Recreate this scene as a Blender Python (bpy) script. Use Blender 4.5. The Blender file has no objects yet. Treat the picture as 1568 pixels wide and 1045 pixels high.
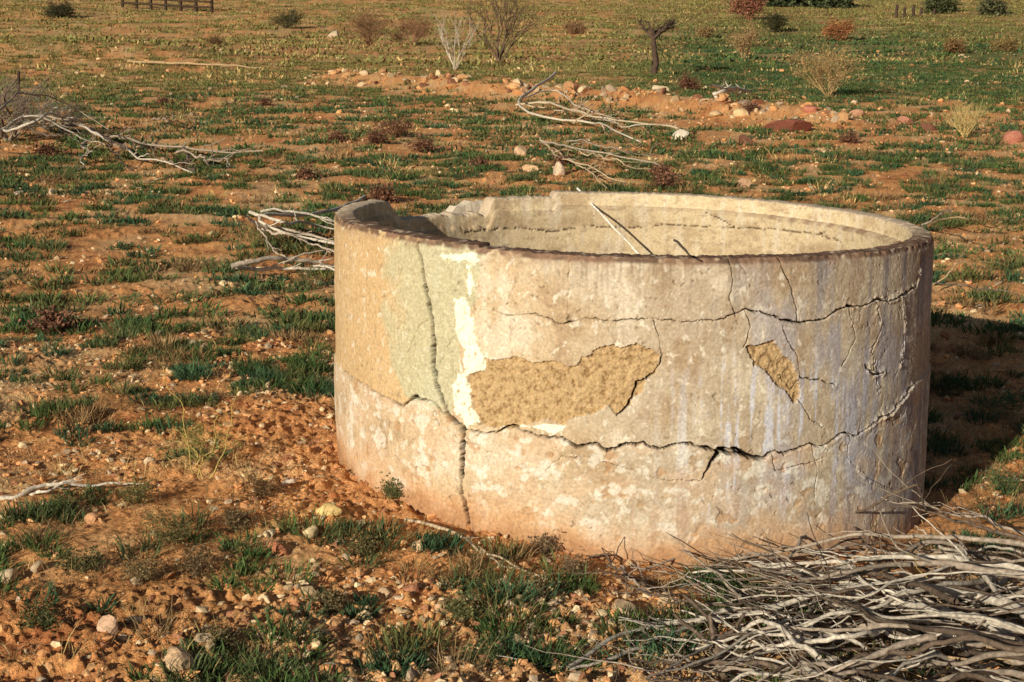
import bpy, math, random
import numpy as np
from mathutils import Vector
random.seed(7); rng=np.random.default_rng(11)
scene=bpy.context.scene
# ------------------------------------------------------------------ camera model
F=2500.0; CX=784.0; CY=522.5; PITCH=math.atan((522.5-58)/F); H=1.63
cp,sp=math.cos(PITCH),math.sin(PITCH)
cam=bpy.data.cameras.new("Camera"); camo=bpy.data.objects.new("Camera",cam)
scene.collection.objects.link(camo); scene.camera=camo
camo.location=(0,0,H); camo.rotation_euler=(math.pi/2-PITCH,0,0)
cam.sensor_width=36; cam.lens=F/1568*36; cam.clip_end=3000; cam.clip_start=0.1
def ray(u,v):
    a=(u-CX)/F; b=-(v-CY)/F
    return np.array([a, cp+b*sp, -sp+b*cp])
# ------------------------------------------------------------------ noise
_R=np.random.default_rng(5).random((1024,1024)).astype(np.float32)
def _h(xi,yi,seed):
    return _R[(xi.astype(np.int32)+seed*157)&1023,(yi.astype(np.int32)+seed*263)&1023]
def vn(x,y,seed=0):
    x=np.asarray(x,float); y=np.asarray(y,float)
    x,y=np.broadcast_arrays(x,y)
    x,y=0.8*x+0.6*y,-0.6*x+0.8*y
    xi=np.floor(x); yi=np.floor(y); fx=x-xi; fy=y-yi
    fx=fx*fx*(3-2*fx); fy=fy*fy*(3-2*fy)
    a=_h(xi,yi,seed); b=_h(xi+1,yi,seed); c=_h(xi,yi+1,seed); d=_h(xi+1,yi+1,seed)
    return (a+(b-a)*fx)*(1-fy)+(c+(d-c)*fx)*fy
_ang=_R*2*np.pi; _GX=np.cos(_ang).astype(np.float32); _GY=np.sin(_ang).astype(np.float32)
def gn(x,y,seed=0):
    xf=np.floor(x); yf=np.floor(y); fx=x-xf; fy=y-yf
    xi=xf.astype(np.int32)+seed*157; yi=yf.astype(np.int32)+seed*263
    def g(dx,dy):
        i=(xi+dx)&1023; j=(yi+dy)&1023
        return _GX[i,j]*(fx-dx)+_GY[i,j]*(fy-dy)
    u=fx*fx*fx*(fx*(fx*6-15)+10); v=fy*fy*fy*(fy*(fy*6-15)+10)
    a=g(0,0);b=g(1,0);c=g(0,1);d=g(1,1)
    return (a+(b-a)*u)*(1-v)+(c+(d-c)*u)*v
def fbm(x,y,o=4,seed=0,g=0.5):
    x=np.asarray(x,float); y=np.asarray(y,float); x,y=np.broadcast_arrays(x,y)
    s=0;a=1;t=0
    for i in range(o):
        s=s+a*gn(x+i*17.3,y+i*9.1,seed+i*13); t+=a; a*=g
        x,y=(0.8*x+0.6*y)*2,(-0.6*x+0.8*y)*2
    return s/t*2.4
def sst(a,b,x):
    t=np.clip((x-a)/(b-a),0,1); return t*t*(3-2*t)
def mix(a,b,f):
    return a+(b-a)*np.asarray(f)[...,None]
# ------------------------------------------------------------------ terrain
TX,TY,R=0.445,6.12,1.11
def softramp(y,y0,w):
    t=(y-y0)/w; return w*np.log1p(np.exp(np.clip(t,-40,40)))+np.where(t>40,(t-40)*w,0)
def Zc(x,y):
    x=np.asarray(x,float); y=np.asarray(y,float)
    z=0.020*softramp(y,9,2.0)+0.035*softramp(y,75,12)-0.03*softramp(y,420,30)
    d2=(x-TX)**2+(y-TY)**2
    z=z-0.105*(x-TX)*np.exp(-d2/(2*1.9**2))
    z=z-0.038*np.exp(-((x-TX)**2+(y-4.9)**2)/0.8)
    z=z+0.05*fbm(x*0.25,y*0.25,2,5)*sst(8,16,y)+0.16*fbm(x*0.06,y*0.06,2,8)*sst(25,60,y)
    z=z+0.75*np.exp(-((x+13.5)/6.0)**2-((y-48)/4.5)**2)
    t=np.clip((x+4.0)/9.0,0,1); yb=40-15*t
    z=z+0.22*np.exp(-((y-yb)/1.4)**2)*sst(-5.5,-3.5,x)*(1-sst(4.5,6,x))
    return z
def Zd(x,y):
    x=np.asarray(x,float); y=np.asarray(y,float)
    f1=1-sst(25,60,y); f2=1-sst(12,28,y); f3=1-sst(6,13,y)
    nt_=sst(1.15,1.8,np.hypot(x-TX,y-TY))
    z=0.018*fbm(x*1.3,y*1.3,2,21)*(.2+.8*nt_)+0.012*fbm(x*4,y*4,2,22)*f1
    rough=0.45+0.9*sst(-0.4,0.6,fbm(x*0.9,y*0.9,2,24))
    z=z+0.009*fbm(x*12,y*12,3,23)*f2*rough
    m=vn(x*30,y*30,29); z=z+0.012*sst(0.55,0.9,m)*f2*rough
    m2=vn(x*66,y*66,31); z=z+0.009*sst(0.5,0.85,m2)*f3*rough
    return z
def Zf(x,y): return Zc(x,y)+Zd(x,y)
YS=np.concatenate([np.linspace(2.5,60,2400),np.geomspace(60.1,900,900)])
def G(u,v,dz=0.0):
    d=ray(u,v); t=YS/d[1]
    X=d[0]*t; Z=H+d[2]*t
    n=len(YS); step=40
    g=Z[::step]-(Zc(X[::step],YS[::step])+dz); k=np.where(g<0)[0]
    if not len(k): return np.array([X[-1],YS[-1],Z[-1]])
    a=max((k[0]-1)*step,0); b=min(k[0]*step+1,n)
    g=Z[a:b]-(Zc(X[a:b],YS[a:b])+dz); k=np.where(g<0)[0]
    i=a+(k[0] if len(k) else len(g)-1)
    return np.array([X[i],YS[i],Z[i]])
# ------------------------------------------------------------------ mesh helpers
def link(o,parent=None):
    scene.collection.objects.link(o)
    if parent: o.parent=parent
    return o
def make_mesh(name,V,Fs,col=None,mat=None,smooth=False,parent=None):
    V=np.asarray(V,np.float32)
    if not isinstance(Fs,list): Fs=[Fs]
    me=bpy.data.meshes.new(name)
    me.vertices.add(len(V)); me.vertices.foreach_set("co",V.ravel())
    li=np.concatenate([f.ravel() for f in Fs]).astype(np.int32)
    tot=np.concatenate([np.full(len(f),f.shape[1]) for f in Fs]).astype(np.int32)
    st=np.concatenate([[0],np.cumsum(tot)[:-1]]).astype(np.int32)
    me.loops.add(len(li)); me.loops.foreach_set("vertex_index",li)
    me.polygons.add(len(tot)); me.polygons.foreach_set("loop_start",st); me.polygons.foreach_set("loop_total",tot)
    me.polygons.foreach_set("use_smooth",np.full(len(tot),smooth,dtype=bool))
    me.update(calc_edges=True)
    if col is not None:
        a=me.color_attributes.new("col",'FLOAT_COLOR','POINT')
        c=np.ones((len(V),4),np.float32); c[:,:3]=np.clip(col,0,.88); a.data.foreach_set("color",c.ravel())
    if mat: me.materials.append(mat)
    return link(bpy.data.objects.new(name,me),parent)
def vmat(name,nscale=40,namt=0.35,bump=0.3,bscale=80,rough=0.95,bdist=0.01,detail=5):
    m=bpy.data.materials.new(name); m.use_nodes=True; nt=m.node_tree; N=nt.nodes; L=nt.links
    b=N["Principled BSDF"]; b.inputs["Roughness"].default_value=rough
    b.inputs["Specular IOR Level"].default_value=0.10
    at=N.new("ShaderNodeAttribute"); at.attribute_name="col"
    tc=N.new("ShaderNodeTexCoord")
    n=N.new("ShaderNodeTexNoise"); n.inputs["Scale"].default_value=nscale; n.inputs["Detail"].default_value=detail
    L.new(tc.outputs["Object"],n.inputs["Vector"])
    mr=N.new("ShaderNodeMapRange"); mr.inputs["From Min"].default_value=0.3; mr.inputs["From Max"].default_value=0.7
    mr.inputs["To Min"].default_value=1-namt; mr.inputs["To Max"].default_value=1+namt
    L.new(n.outputs["Fac"],mr.inputs["Value"])
    mul=N.new("ShaderNodeVectorMath"); mul.operation='SCALE'
    L.new(at.outputs["Color"],mul.inputs[0]); L.new(mr.outputs["Result"],mul.inputs["Scale"])
    L.new(mul.outputs[0],b.inputs["Base Color"])
    if bump>0:
        n2=N.new("ShaderNodeTexNoise"); n2.inputs["Scale"].default_value=bscale; n2.inputs["Detail"].default_value=6
        n2.inputs["Roughness"].default_value=0.65
        L.new(tc.outputs["Object"],n2.inputs["Vector"])
        bp=N.new("ShaderNodeBump"); bp.inputs["Strength"].default_value=bump; bp.inputs["Distance"].default_value=bdist
        L.new(n2.outputs["Fac"],bp.inputs["Height"]); L.new(bp.outputs["Normal"],b.inputs["Normal"])
    return m
M_ground=vmat("soil",70,0.40,1.0,140,bdist=0.015)
M_tank=vmat("weathered_plaster",110,0.18,0.5,200,bdist=0.003)
M_rock=vmat("stone",60,0.3,0.5,90)
M_wood=vmat("dead_wood",70,0.4,0.5,150,bdist=0.004)
M_leaf=vmat("foliage",20,0.25,0.0,rough=0.8)
# ------------------------------------------------------------------ vegetation density
def veg(x,y):
    a=fbm(x*0.5,y*0.40,2,41); b=fbm(x*2.0,y*1.4,2,43)
    c=0.25*a+0.32*b+0.10
    c=c+0.10*sst(25,40,y)
    c=c+0.60*sst(28,40,y)*sst(0.05,0.12,x/np.maximum(y,1))
    c=c-0.9*np.exp(-((x+0.72)/0.38)**2-((y-5.5)/1.1)**2)
    c=c-0.2*np.exp(-((x-0.2)/1.6)**2-((y-8.6)/1.0)**2)
    c=c+0.40*np.exp(-((x+1.15)/0.55)**2-((y-4.35)/.55)**2)+0.2*np.exp(-((x-0.1)/0.5)**2-((y-4.1)/.25)**2)
    c=c+0.18*np.exp(-((x+1.7)/1.0)**2-((y-7.4)/1.5)**2)
    t=np.clip((x+4.0)/9.0,0,1); yb=40-15*t
    c=c-0.6*np.exp(-((y-yb)/2.2)**2)*sst(-5.5,-3.5,x)*(1-sst(4.5,6,x))
    return c
# ------------------------------------------------------------------ ground sheet
y1=1/np.linspace(1/3.3,1/46,720); y0=np.array([-60,-25,-8,-2,0.5,1.8,2.6]); y2=np.geomspace(46.6,900,150)
ys=np.concatenate([y0,y1,y2])
tc_=np.linspace(-1,1,760)
out=np.geomspace(0.02,1,26)
T=np.concatenate([-(1+out[::-1]),tc_,1+out])
w=0.36*np.maximum(ys,3.3)+0.12
Tc=np.clip(T,-1,1); To=np.sign(T)*np.clip(np.abs(T)-1,0,None)
X=Tc[None,:]*w[:,None]+To[None,:]*600*np.abs(To[None,:])
Y=np.repeat(ys[:,None],len(T),1)
Z=Zf(X,Y)
nr,nc=X.shape
idx=np.arange(nr*nc).reshape(nr,nc)
Fq=np.stack([idx[:-1,:-1],idx[:-1,1:],idx[1:,1:],idx[1:,:-1]],-1).reshape(-1,4)
n1=fbm(X*1.1,Y*0.9,3,51); n2=fbm(X*7,Y*7,3,52); n4=vn(X*45,Y*45,54)
c_or=np.array([0.83,0.375,0.145]); c_pa=np.array([0.87,0.54,0.275]); c_rd=np.array([0.47,0.155,0.060])
C=mix(np.broadcast_to(c_or,X.shape+(3,)),c_pa,0.8*sst(-0.2,0.8,n1+0.4*n2))
C=mix(C,c_rd,0.8*sst(0.0,0.7,-n1*0.6+0.6*n2-0.1))
C=C*(0.72+0.56*n4)[...,None]
vg=veg(X,Y)
C=mix(C,np.array([0.18,0.13,0.055]),0.35*sst(0.2,0.6,vg))
far=sst(22,50,Y)
C=mix(C,np.array([0.27,0.23,0.075]),0.6*far*sst(0.05,0.5,vg+0.15*n2))
C=mix(C,np.array([0.09,0.16,0.05]),0.75*sst(28,40,Y)*sst(0.05,0.12,X/np.maximum(Y,1))*(1-sst(60,110,Y))*sst(-.3,.4,vg-.2))
C=mix(C,np.array([0.58,0.40,0.18]),0.6*far*sst(0.0,0.5,fbm(X*0.3,Y*0.09,3,57)))
C=mix(C,np.array([0.60,0.33,0.14]),0.6*far*sst(0.05,0.5,fbm(X*0.22,Y*0.07,3,157)))
C=mix(C,np.array([0.54,0.33,0.15]),0.5*sst(90,200,Y)*sst(-0.2,0.4,fbm(X*0.05,Y*0.02,3,58)))
dt=np.sqrt((X-TX)**2+(Y-TY)**2)
C=mix(C,np.array([0.74,0.34,0.14]),0.6*(1-sst(1.1,1.5,dt+0.1*n2)))
make_mesh("ground",np.stack([X,Y,Z],-1).reshape(-1,3),Fq,C.reshape(-1,3),M_ground,True)
# ------------------------------------------------------------------ tank
O=np.array([0,0,H])
def cyl(u,v,r,far=False):
    d=ray(u,v); ox,oy=-TX,-TY
    a=d[0]**2+d[1]**2; b=2*(ox*d[0]+oy*d[1]); c=ox*ox+oy*oy-r*r
    D=max(b*b-4*a*c,0); t=(-b+(1 if far else -1)*math.sqrt(D))/(2*a)
    px=d[0]*t-TX; py=d[1]*t-TY; z=H+d[2]*t
    th=math.atan2(px,-py)
    return np.array([th*r,z])
tf=np.linspace(-1.72,1.72,1700); tb=np.linspace(1.72,2*math.pi-1.72,640)[1:-1]
TH=np.concatenate([tf,tb]); nF=len(tf); nC=len(TH)
THs=np.where(TH>math.pi,TH-2*math.pi,TH)
deg=np.degrees(THs)
jag=vn(TH*40,0*TH,61)*0.6+vn(TH*110,0*TH,62)*0.4
Ht=0.962-0.026*np.sin(TH)*R-0.006*jag+0.003*np.sin(TH*3)
br1=sst(-150,-147,deg)*(1-sst(-121,-113,deg)); br2=sst(-166,-165,deg)*(1-sst(-150,-147,deg))
Ht=Ht-br1*(0.085+0.015*fbm(TH*12,0*TH,4,63,.6))-br2*(0.022+0.006*fbm(TH*16,0*TH,4,64,.6))
slab=sst(-66,-64,deg)*(1-sst(-30.5,-30,deg))
Ht=Ht+0.010*slab
nO=470
tz=np.linspace(0,1,nO)
Zo=-0.30+(Ht[None,:]+0.30)*tz[:,None]
S=np.repeat((THs*R)[None,:],nO,0)
SF=S[:,:nF]; ZF=Zo[:,:nF]
def resamp(P,step,amp,seed,closed=False):
    P=np.array(P,float)
    if closed: P=np.vstack([P,P[:1]])
    L=np.concatenate([[0],np.cumsum(np.hypot(*np.diff(P[:,:2],axis=0).T))])
    n=max(int(L[-1]/step),2); l=np.linspace(0,L[-1],n)
    Q=np.stack([np.interp(l,L,P[:,k]) for k in range(P.shape[1])],-1)
    a=fbm(l*24,0*l+seed,4,70+seed,0.8)*amp*.8; b=fbm(l*24,0*l+seed+50.3,4,90+seed,0.8)*amp*.8
    Q[:,0]+=a;Q[:,1]+=b
    if closed: Q[-1]=Q[0]
    else: Q[:,2]*=np.clip(0.9+0.8*fbm(l*30,0*l+seed+7.7,3,99+seed),0.3,1.7)
    return Q
def cracks(Sg,Zg,polys,step=0.006,amp=0.009,r=R,far=False):
    out=np.zeros_like(Sg); near=np.full(Sg.shape,0.05)
    s_ax=Sg[0]
    for k,(pts,wd) in enumerate(polys):
        P=[list(cyl(u,v,r,far)) for u,v in pts]
        if far:
            for p in P:
                if p[0]<0: p[0]+=2*math.pi*r
        wv=wd if isinstance(wd,(list,tuple)) else [wd]*len(P)
        P=[p+[q*0.001] for p,q in zip(P,wv)]
        Q=resamp(P,step,amp,k*3+1)
        for a,b in zip(Q[:-1],Q[1:]):
            pad=0.03
            c0=np.searchsorted(s_ax,min(a[0],b[0])-pad); c1=np.searchsorted(s_ax,max(a[0],b[0])+pad)
            if c1<=c0: continue
            zc=Zg[:,min((c0+c1)//2,Zg.shape[1]-1)]
            r0=np.searchsorted(zc,min(a[1],b[1])-pad-0.01); r1=np.searchsorted(zc,max(a[1],b[1])+pad+0.01)
            if r1<=r0: continue
            s=Sg[r0:r1,c0:c1]; z=Zg[r0:r1,c0:c1]
            dx,dy=b[0]-a[0],b[1]-a[1]; LL=dx*dx+dy*dy+1e-12
            t=np.clip(((s-a[0])*dx+(z-a[1])*dy)/LL,0,1)
            d=np.hypot(s-a[0]-t*dx,z-a[1]-t*dy); ww=a[2]+(b[2]-a[2])*t
            out[r0:r1,c0:c1]=np.maximum(out[r0:r1,c0:c1],np.clip((ww+0.0009-d)/0.0018,0,1)*np.clip(ww/0.0016,0,1))
            near[r0:r1,c0:c1]=np.minimum(near[r0:r1,c0:c1],d/np.clip(ww/0.002,0.35,1.2))
    return out,near
crA=[(638,372),(643,395),(647,415),(652,450),(660,485),(664,520),(663,560),(667,588),(678,615),(690,640),(711,656),(709,700),(707,750),(716,785),(720,820)]
crB=[(522,562),(545,580),(575,600),(600,612),(618,622),(636,608),(660,614),(686,634),(715,655),(740,664),(765,660),(785,652),(800,660),(830,668),(862,672),(885,684),(915,680),(930,691),(960,680),(985,678),(1010,688),(1030,680),(1060,680),(1100,690),(1165,703),(1185,690),(1200,695),(1240,680),(1260,683),(1290,662),(1310,668),(1345,642),(1365,632),(1380,612),(1395,590)]
crC=[(735,474),(780,483),(820,482),(860,497),(895,488),(930,492),(1000,488),(1060,493),(1110,488),(1140,475),(1165,478),(1200,490),(1225,494),(1265,490),(1280,476),(1300,468),(1320,470),(1340,458),(1360,462),(1375,455),(1400,440),(1408,415)]
polys=[(crA,[4,7,6,9,10,11,9,10,8,7,9,9,7,6,6]),
 (crB,[.8,1,1.2,1.3,3,3,1.2,1.6,2.5,2,2,3,2,3,3,4,2.5,4,3,3,3,2,3,5.5,5,2,2.5,1.6,2,2.5,2,3,3.5,3.5,3]),
 (crC,[.5,.8,.8,1,.8,.9,.8,1,1,1.5,1.7,2,3,2.2,2.6,3,2,3,2.5,3,3.5,3]),
 ([(1188,385),(1198,410),(1212,440),(1218,470),(1222,492)],1.1),
 ([(1118,395),(1122,430),(1116,455),(1128,485)],.8),
 ([(1102,690),(1092,702),(1082,722),(1074,735)],[8,8,4,.8]),
 ([(1100,688),(1130,690),(1168,705)],[6,5,4]),
 ([(1195,575),(1215,600),(1225,578),(1222,545),(1205,520),(1198,500)],.8),
 ([(1225,578),(1255,583),(1280,590)],1.1),
 ([(1222,612),(1240,640),(1262,655)],.7),
 ([(1325,560),(1338,575),(1352,572)],3),
 ([(1074,735),(1020,735),(960,716),(905,700),(860,700),(835,720)],.6),
 ([(620,400),(606,440),(602,480),(622,500)],.5),
 ([(590,420),(600,460),(598,520)],.4),
 ([(712,500),(690,520),(672,560)],.5),
 ([(1013,548),(1003,572),(975,588),(962,622),(945,636)],1.9),
 ([(742,690),(790,700),(830,735),(900,770)],.4),
 ([(1240,680),(1250,720),(1245,760)],.5),
 ([(1300,662),(1295,700),(1330,740)],.5),
 ([(1180,690),(1185,720),(1215,715),(1260,700)],.7),
 ([(870,400),(872,440),(868,492)],.5),
 ([(780,392),(790,430),(775,470)],.4),
 ([(540,450),(565,458),(600,452)],.4),
 ([(618,622),(628,612),(640,606)],4.5),
 ([(1340,458),(1350,500),(1335,540),(1345,600)],1.2),([(1380,452),(1385,500),(1378,560)],1.4),([(1300,470),(1310,520),(1290,560)],.8),
 ([(1000,490),(1010,520),(1013,548)],.5),([(930,490),(935,520)],.4),([(1140,475),(1150,500),(1140,530)],.7),
 ([(660,485),(640,500),(625,540),(630,600)],.4),([(663,560),(690,570)],.5),
 ]
crk,near=cracks(SF,ZF,polys)
def poly_mask(pts,seed,amp=0.014,Sg=SF,Zg=ZF):
    P=[list(cyl(u,v,R)) for u,v in pts]; Q=resamp(P,0.003,amp,seed,True)
    m=np.zeros(Sg.shape,bool)
    c0=np.searchsorted(Sg[0],Q[:,0].min()-.01);c1=np.searchsorted(Sg[0],Q[:,0].max()+.01)
    s=Sg[:,c0:c1]; z=Zg[:,c0:c1]; mm=m[:,c0:c1].copy()
    for a,b in zip(Q[:-1],Q[1:]):
        if a[1]==b[1]: continue
        cond=((a[1]>z)!=(b[1]>z))&(s<(b[0]-a[0])*(z-a[1])/(b[1]-a[1])+a[0]); mm^=cond
    m[:,c0:c1]=mm
    return m
P1=poly_mask([(742,548),(765,552),(790,546),(812,556),(850,553),(868,563),(882,560),(890,548),(905,546),(912,534),(940,528),(950,534),(975,526),(1000,540),(1013,548),(1003,572),(988,578),(985,600),(968,610),(965,622),(945,636),(930,622),(905,636),(880,640),(862,652),(840,640),(825,646),(790,655),(750,655),(728,645),(722,610),(715,590),(718,575),(738,566)],2,.011)
P2=poly_mask([(1142,530),(1165,528),(1185,520),(1200,545),(1210,552),(1222,575),(1226,605),(1217,620),(1203,600),(1190,592),(1175,570),(1155,560)],5,.011)
W1=poly_mask([(697,458),(712,455),(720,480),(724,510),(742,548),(738,566),(716,576),(718,605),(732,648),(716,652),(696,628),(693,590),(708,570),(712,540),(695,500)],8,0.020)
W2=poly_mask([(672,392),(700,388),(732,386),(730,400),(722,410),(724,440),(718,455),(716,430),(714,400),(690,402)],9,0.018)
W3=poly_mask([(760,655),(780,655),(830,650),(868,652),(850,664),(800,652)],10,0.01)
GR=poly_mask([(588,362),(738,380),(728,470),(700,500),(705,560),(690,640),(650,612),(625,610),(600,560),(582,480)],11,0.02)
GRs=GR*(sst(-.99,-.82,SF/R+.14*fbm(SF*6,ZF*6,3,306)))
patch=P1|P2
s,z=SF,ZF
HF=Ht[None,:nF]
below=sst(-0.004,0.004,np.interp(s[0],*np.array([cyl(u,v,R) for u,v in crB]).T)[None,:]-z)
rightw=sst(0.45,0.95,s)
def voro(x,y,seed):
    xi=np.floor(x); yi=np.floor(y); f1=np.full(x.shape,9.);f2=f1.copy()
    for i in(-1,0,1):
        for j in(-1,0,1):
            cx=xi+i+_h(xi+i,yi+j,seed); cy=yi+j+_h(xi+i,yi+j,seed+7)
            d=np.hypot(x-cx,y-cy); n=np.minimum(f1,d); f2=np.minimum(f2,np.maximum(f1,d)); f1=n
    return f1,f2
jx=0.03*fbm(s*25,z*25,3,101); jz=0.03*fbm(s*25,z*25,3,103)
f1,f2=voro((s+jx)*9,(z+jz)*8,105)
flk=(1-sst(0.0,0.05,f2-f1))*sst(0.62,0.9,s)*sst(0.25,0.45,z)*sst(-0.05,0.2,fbm(s*5,z*5,2,107))
g1,g2=voro((s+jx*.7)*7,(z+jz*.7)*7,305)
hair=(1-sst(0.0,0.020,g2-g1))*sst(0.1,0.4,fbm(s*3.5,z*3.5,2,307))
n_lo=fbm(s*5,z*5,4,111); n_mi=fbm(s*22,z*22,4,113); n_hi=fbm(s*90,z*90,3,115)
D=0.004*fbm(s*2.2,z*2.2,3,110)+0.0011*n_mi+0.0005*n_hi
D=D+0.006*below
lip=np.exp(-(near/0.012)**2)*sst(0.1,0.7,fbm(s*30,z*30,3,117)+0.4*rightw)
D=D+0.006*lip*(0.15+rightw)
exA=sst(0.15,0.4,fbm(s*11,z*13,4,119)-0.25)*sst(0.2,0.6,below)
rg=fbm(s*35,z*35,4,121,.75)
D=np.where(patch,D-0.011+0.0055*rg,D)
D=D-0.003*exA
W=W1|W2|W3
D=np.where(W,D+0.0022,D)
D=D-0.005*flk-0.055*crk
pit=sst(0.88,0.92,vn(s*80,z*80,123))*sst(0.55,0.7,vn(s*9,z*9,125)); D=D-0.003*pit*(~W)
chip=sst(0.026,0.0,HF-z); D=D-0.010*chip*vn(s*60,z*60,127)-0.004*chip
streak=fbm(s*26,z*1.6,4,131); streak2=fbm(s*60,z*4,3,133)
C=np.broadcast_to(np.array([0.52,0.40,0.275]),s.shape+(3,))
C=mix(C,np.array([0.46,0.375,0.285]),sst(-0.6,0.1,s+0.2*n_lo))
C=mix(C,np.array([0.60,0.515,0.41]),0.75*sst(0.05,0.6,n_lo+0.35*streak))
C=mix(C,np.array([0.38,0.275,0.185]),0.7*sst(0.1,0.7,-n_lo+0.4*n_mi))
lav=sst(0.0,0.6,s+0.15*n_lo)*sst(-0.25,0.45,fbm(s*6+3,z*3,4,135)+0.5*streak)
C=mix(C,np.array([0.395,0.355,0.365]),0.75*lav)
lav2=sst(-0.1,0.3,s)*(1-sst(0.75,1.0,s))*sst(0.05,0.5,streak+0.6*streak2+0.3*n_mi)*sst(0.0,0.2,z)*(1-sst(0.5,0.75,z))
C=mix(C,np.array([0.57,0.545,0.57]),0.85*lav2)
C=mix(C,np.array([0.53,0.38,0.225]),0.85*sst(-0.70,-0.86,s+0.05*n_lo)*(1-below))
C=mix(C,np.array([0.45,0.425,0.30]),0.72*GRs)
fl=sst(0.12,0.3,fbm(s*30,z*22,5,137,.65)-0.22)
C=mix(C,np.array([0.68,0.61,0.515]),0.65*fl*(1-GRs*0.6))
fl2=sst(0.12,0.35,fbm(s*36,z*28,5,139,.65)-0.22); C=mix(C,np.array([0.33,0.24,0.16]),0.55*fl2*(1-GRs*.5))
C=mix(C,np.array([0.56,0.41,0.29]),0.5*below*sst(-0.3,0.4,fbm(s*4,z*8,3,141)))
C=mix(C,np.array([0.42,0.265,0.155]),0.7*exA)
C=mix(C,np.array([0.66,0.60,0.52]),0.65*below*sst(0.12,0.4,fbm(s*13,z*17,5,143,.6)))
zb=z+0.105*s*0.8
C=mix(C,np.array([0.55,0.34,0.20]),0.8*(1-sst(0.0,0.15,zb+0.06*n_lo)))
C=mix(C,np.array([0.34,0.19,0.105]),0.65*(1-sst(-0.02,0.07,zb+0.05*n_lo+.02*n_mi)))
C=mix(C,np.array([0.40,0.26,0.17]),0.6*sst(.0,.5,streak+.5*n_lo)*(1-sst(.1,.35,zb))*sst(-.5,.2,s))
C=mix(C,np.array([0.27,0.21,0.155]),0.7*np.exp(-(HF-z)/0.10)*sst(-0.3,0.7,streak2+0.6*streak)*sst(-0.5,-0.2,s))
C=mix(C,np.array([0.20,0.18,0.17]),0.6*np.exp(-(HF-z)/0.22)*sst(0.0,0.7,streak)*sst(0.1,0.8,s))
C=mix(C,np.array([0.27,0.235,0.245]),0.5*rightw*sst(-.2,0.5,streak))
mu=np.array([0.48,0.385,0.29]); C=mu*(np.clip(C,0.01,1)/mu)**1.25
lum=C.mean(-1,keepdims=True); C=lum+(C-lum)*1.06
pc=mix(np.broadcast_to(np.array([0.46,0.315,0.17]),s.shape+(3,)),np.array([0.25,0.15,0.07]),sst(-0.1,0.7,-rg+.4*n_hi))
pc=mix(pc,np.array([0.60,0.46,0.29]),.5*sst(.3,.8,rg))
C=np.where(patch[...,None],pc,C)
wn=sst(-0.55,-0.2,fbm(s*45,z*30,4,147,.6)+0.1)
C=np.where(W[...,None],mix(C,np.array([0.84,0.79,0.63]),wn),C)
spk=sst(0.35,0.5,fbm(s*60,z*50,4,149,.6)-0.1)*GR; C=mix(C,np.array([0.70,0.65,0.48]),0.5*spk)
C=mix(C,np.array([0.12,0.07,0.048]),0.92*sst(.0,.6,chip)*sst(0.08,0.42,vn(s*50,z*60,151)))
C=mix(C,np.array([0.28,0.17,0.115]),0.65*sst(0.055,0.0,HF-z)*sst(0.3,0.6,vn(s*25,z*30,153)))
C=mix(C,np.array([0.17,0.12,0.08]),0.6*pit*(~W))
C=mix(C,np.array([0.22,0.15,0.10]),0.8*flk)
C=mix(C,np.array([0.30,0.22,0.15]),0.30*hair*(~patch))
C=mix(C,np.array([0.66,0.58,0.50]),0.45*lip*rightw)
halo=np.exp(-(near/0.006)**2)*sst(-.2,.6,fbm(s*18,z*18,3,158)); C=mix(C,np.array([0.27,0.17,0.10]),0.55*halo)
C=mix(C,np.array([0.022,0.015,0.010]),sst(0.05,0.5,crk))
C=C*(0.90+0.20*vn(s*160,z*160,155))[...,None]
Dall=np.zeros((nO,nC)); Dall[:,:nF]=D
Dall[:,nF:]=0.004*fbm(S[:,nF:]*5,Zo[:,nF:]*5,3,160)
Call=np.zeros((nO,nC,3)); Call[:,:nF]=C; Call[:,nF:]=np.array([0.42,0.34,0.26])*(1+0.25*fbm(S[:,nF:]*9,Zo[:,nF:]*9,3,161))[...,None]
Rr=R+Dall
thick=0.078+0.014*slab
rk=np.array([0.06,0.2,0.4,0.6,0.8,0.95]); rimR=[];rimZ=[];rimC=[]
frontw=sst(100,60,np.abs(deg))
for k in rk:
    rr=R+Dall[-1]*(1-k)-thick*k-0.003*k*vn(TH*60,0*TH,170)
    zz=Ht+0.004*math.sin(k*math.pi)+0.005*(vn(TH*70,0*TH+k*6,171)-0.5)+0.004*(vn(TH*150,0*TH+k*9,172)-.5)
    cc=mix(np.broadcast_to(np.array([0.60,0.47,0.34]),TH.shape+(3,)),np.array([0.15,0.085,0.060]),np.clip(sst(0.0,0.5,vn(TH*60,0*TH+k*5,173))*(0.15+0.85*frontw)+.15*frontw,0,1))
    rimR.append(rr);rimZ.append(zz);rimC.append(cc)
inR=[];inZ=[]
for k in np.linspace(0.1,1,8):
    inR.append(R-thick-0.006*k+0*TH); inZ.append(Ht-0.052*k)
inR.append(R-thick-0.012+0*TH); inZ.append(Ht-0.054+0*TH)
e=0.022*(0.35+0.65*sst(20,70,np.where(deg>0,180-deg,0)))+.004
inR.append(R-thick-0.006-e+0.004*vn(TH*50,0*TH,175)); inZ.append(Ht-0.058-0.006*vn(TH*30,0*TH,176))
base=Ht-0.064
for k in np.linspace(0.004,1,130):
    inR.append(R-thick-0.006-e+0*TH); inZ.append(base*(1-k)+0.10*k)
inR=np.array(inR);inZ=np.array(inZ)
r_in=R-0.105
Si=np.repeat((TH*r_in)[None,:],len(inR),0)
dD=0.003*fbm(Si*5,inZ*5,4,180)+0.0012*fbm(Si*40,inZ*40,3,181)
inR=inR-dD
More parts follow.
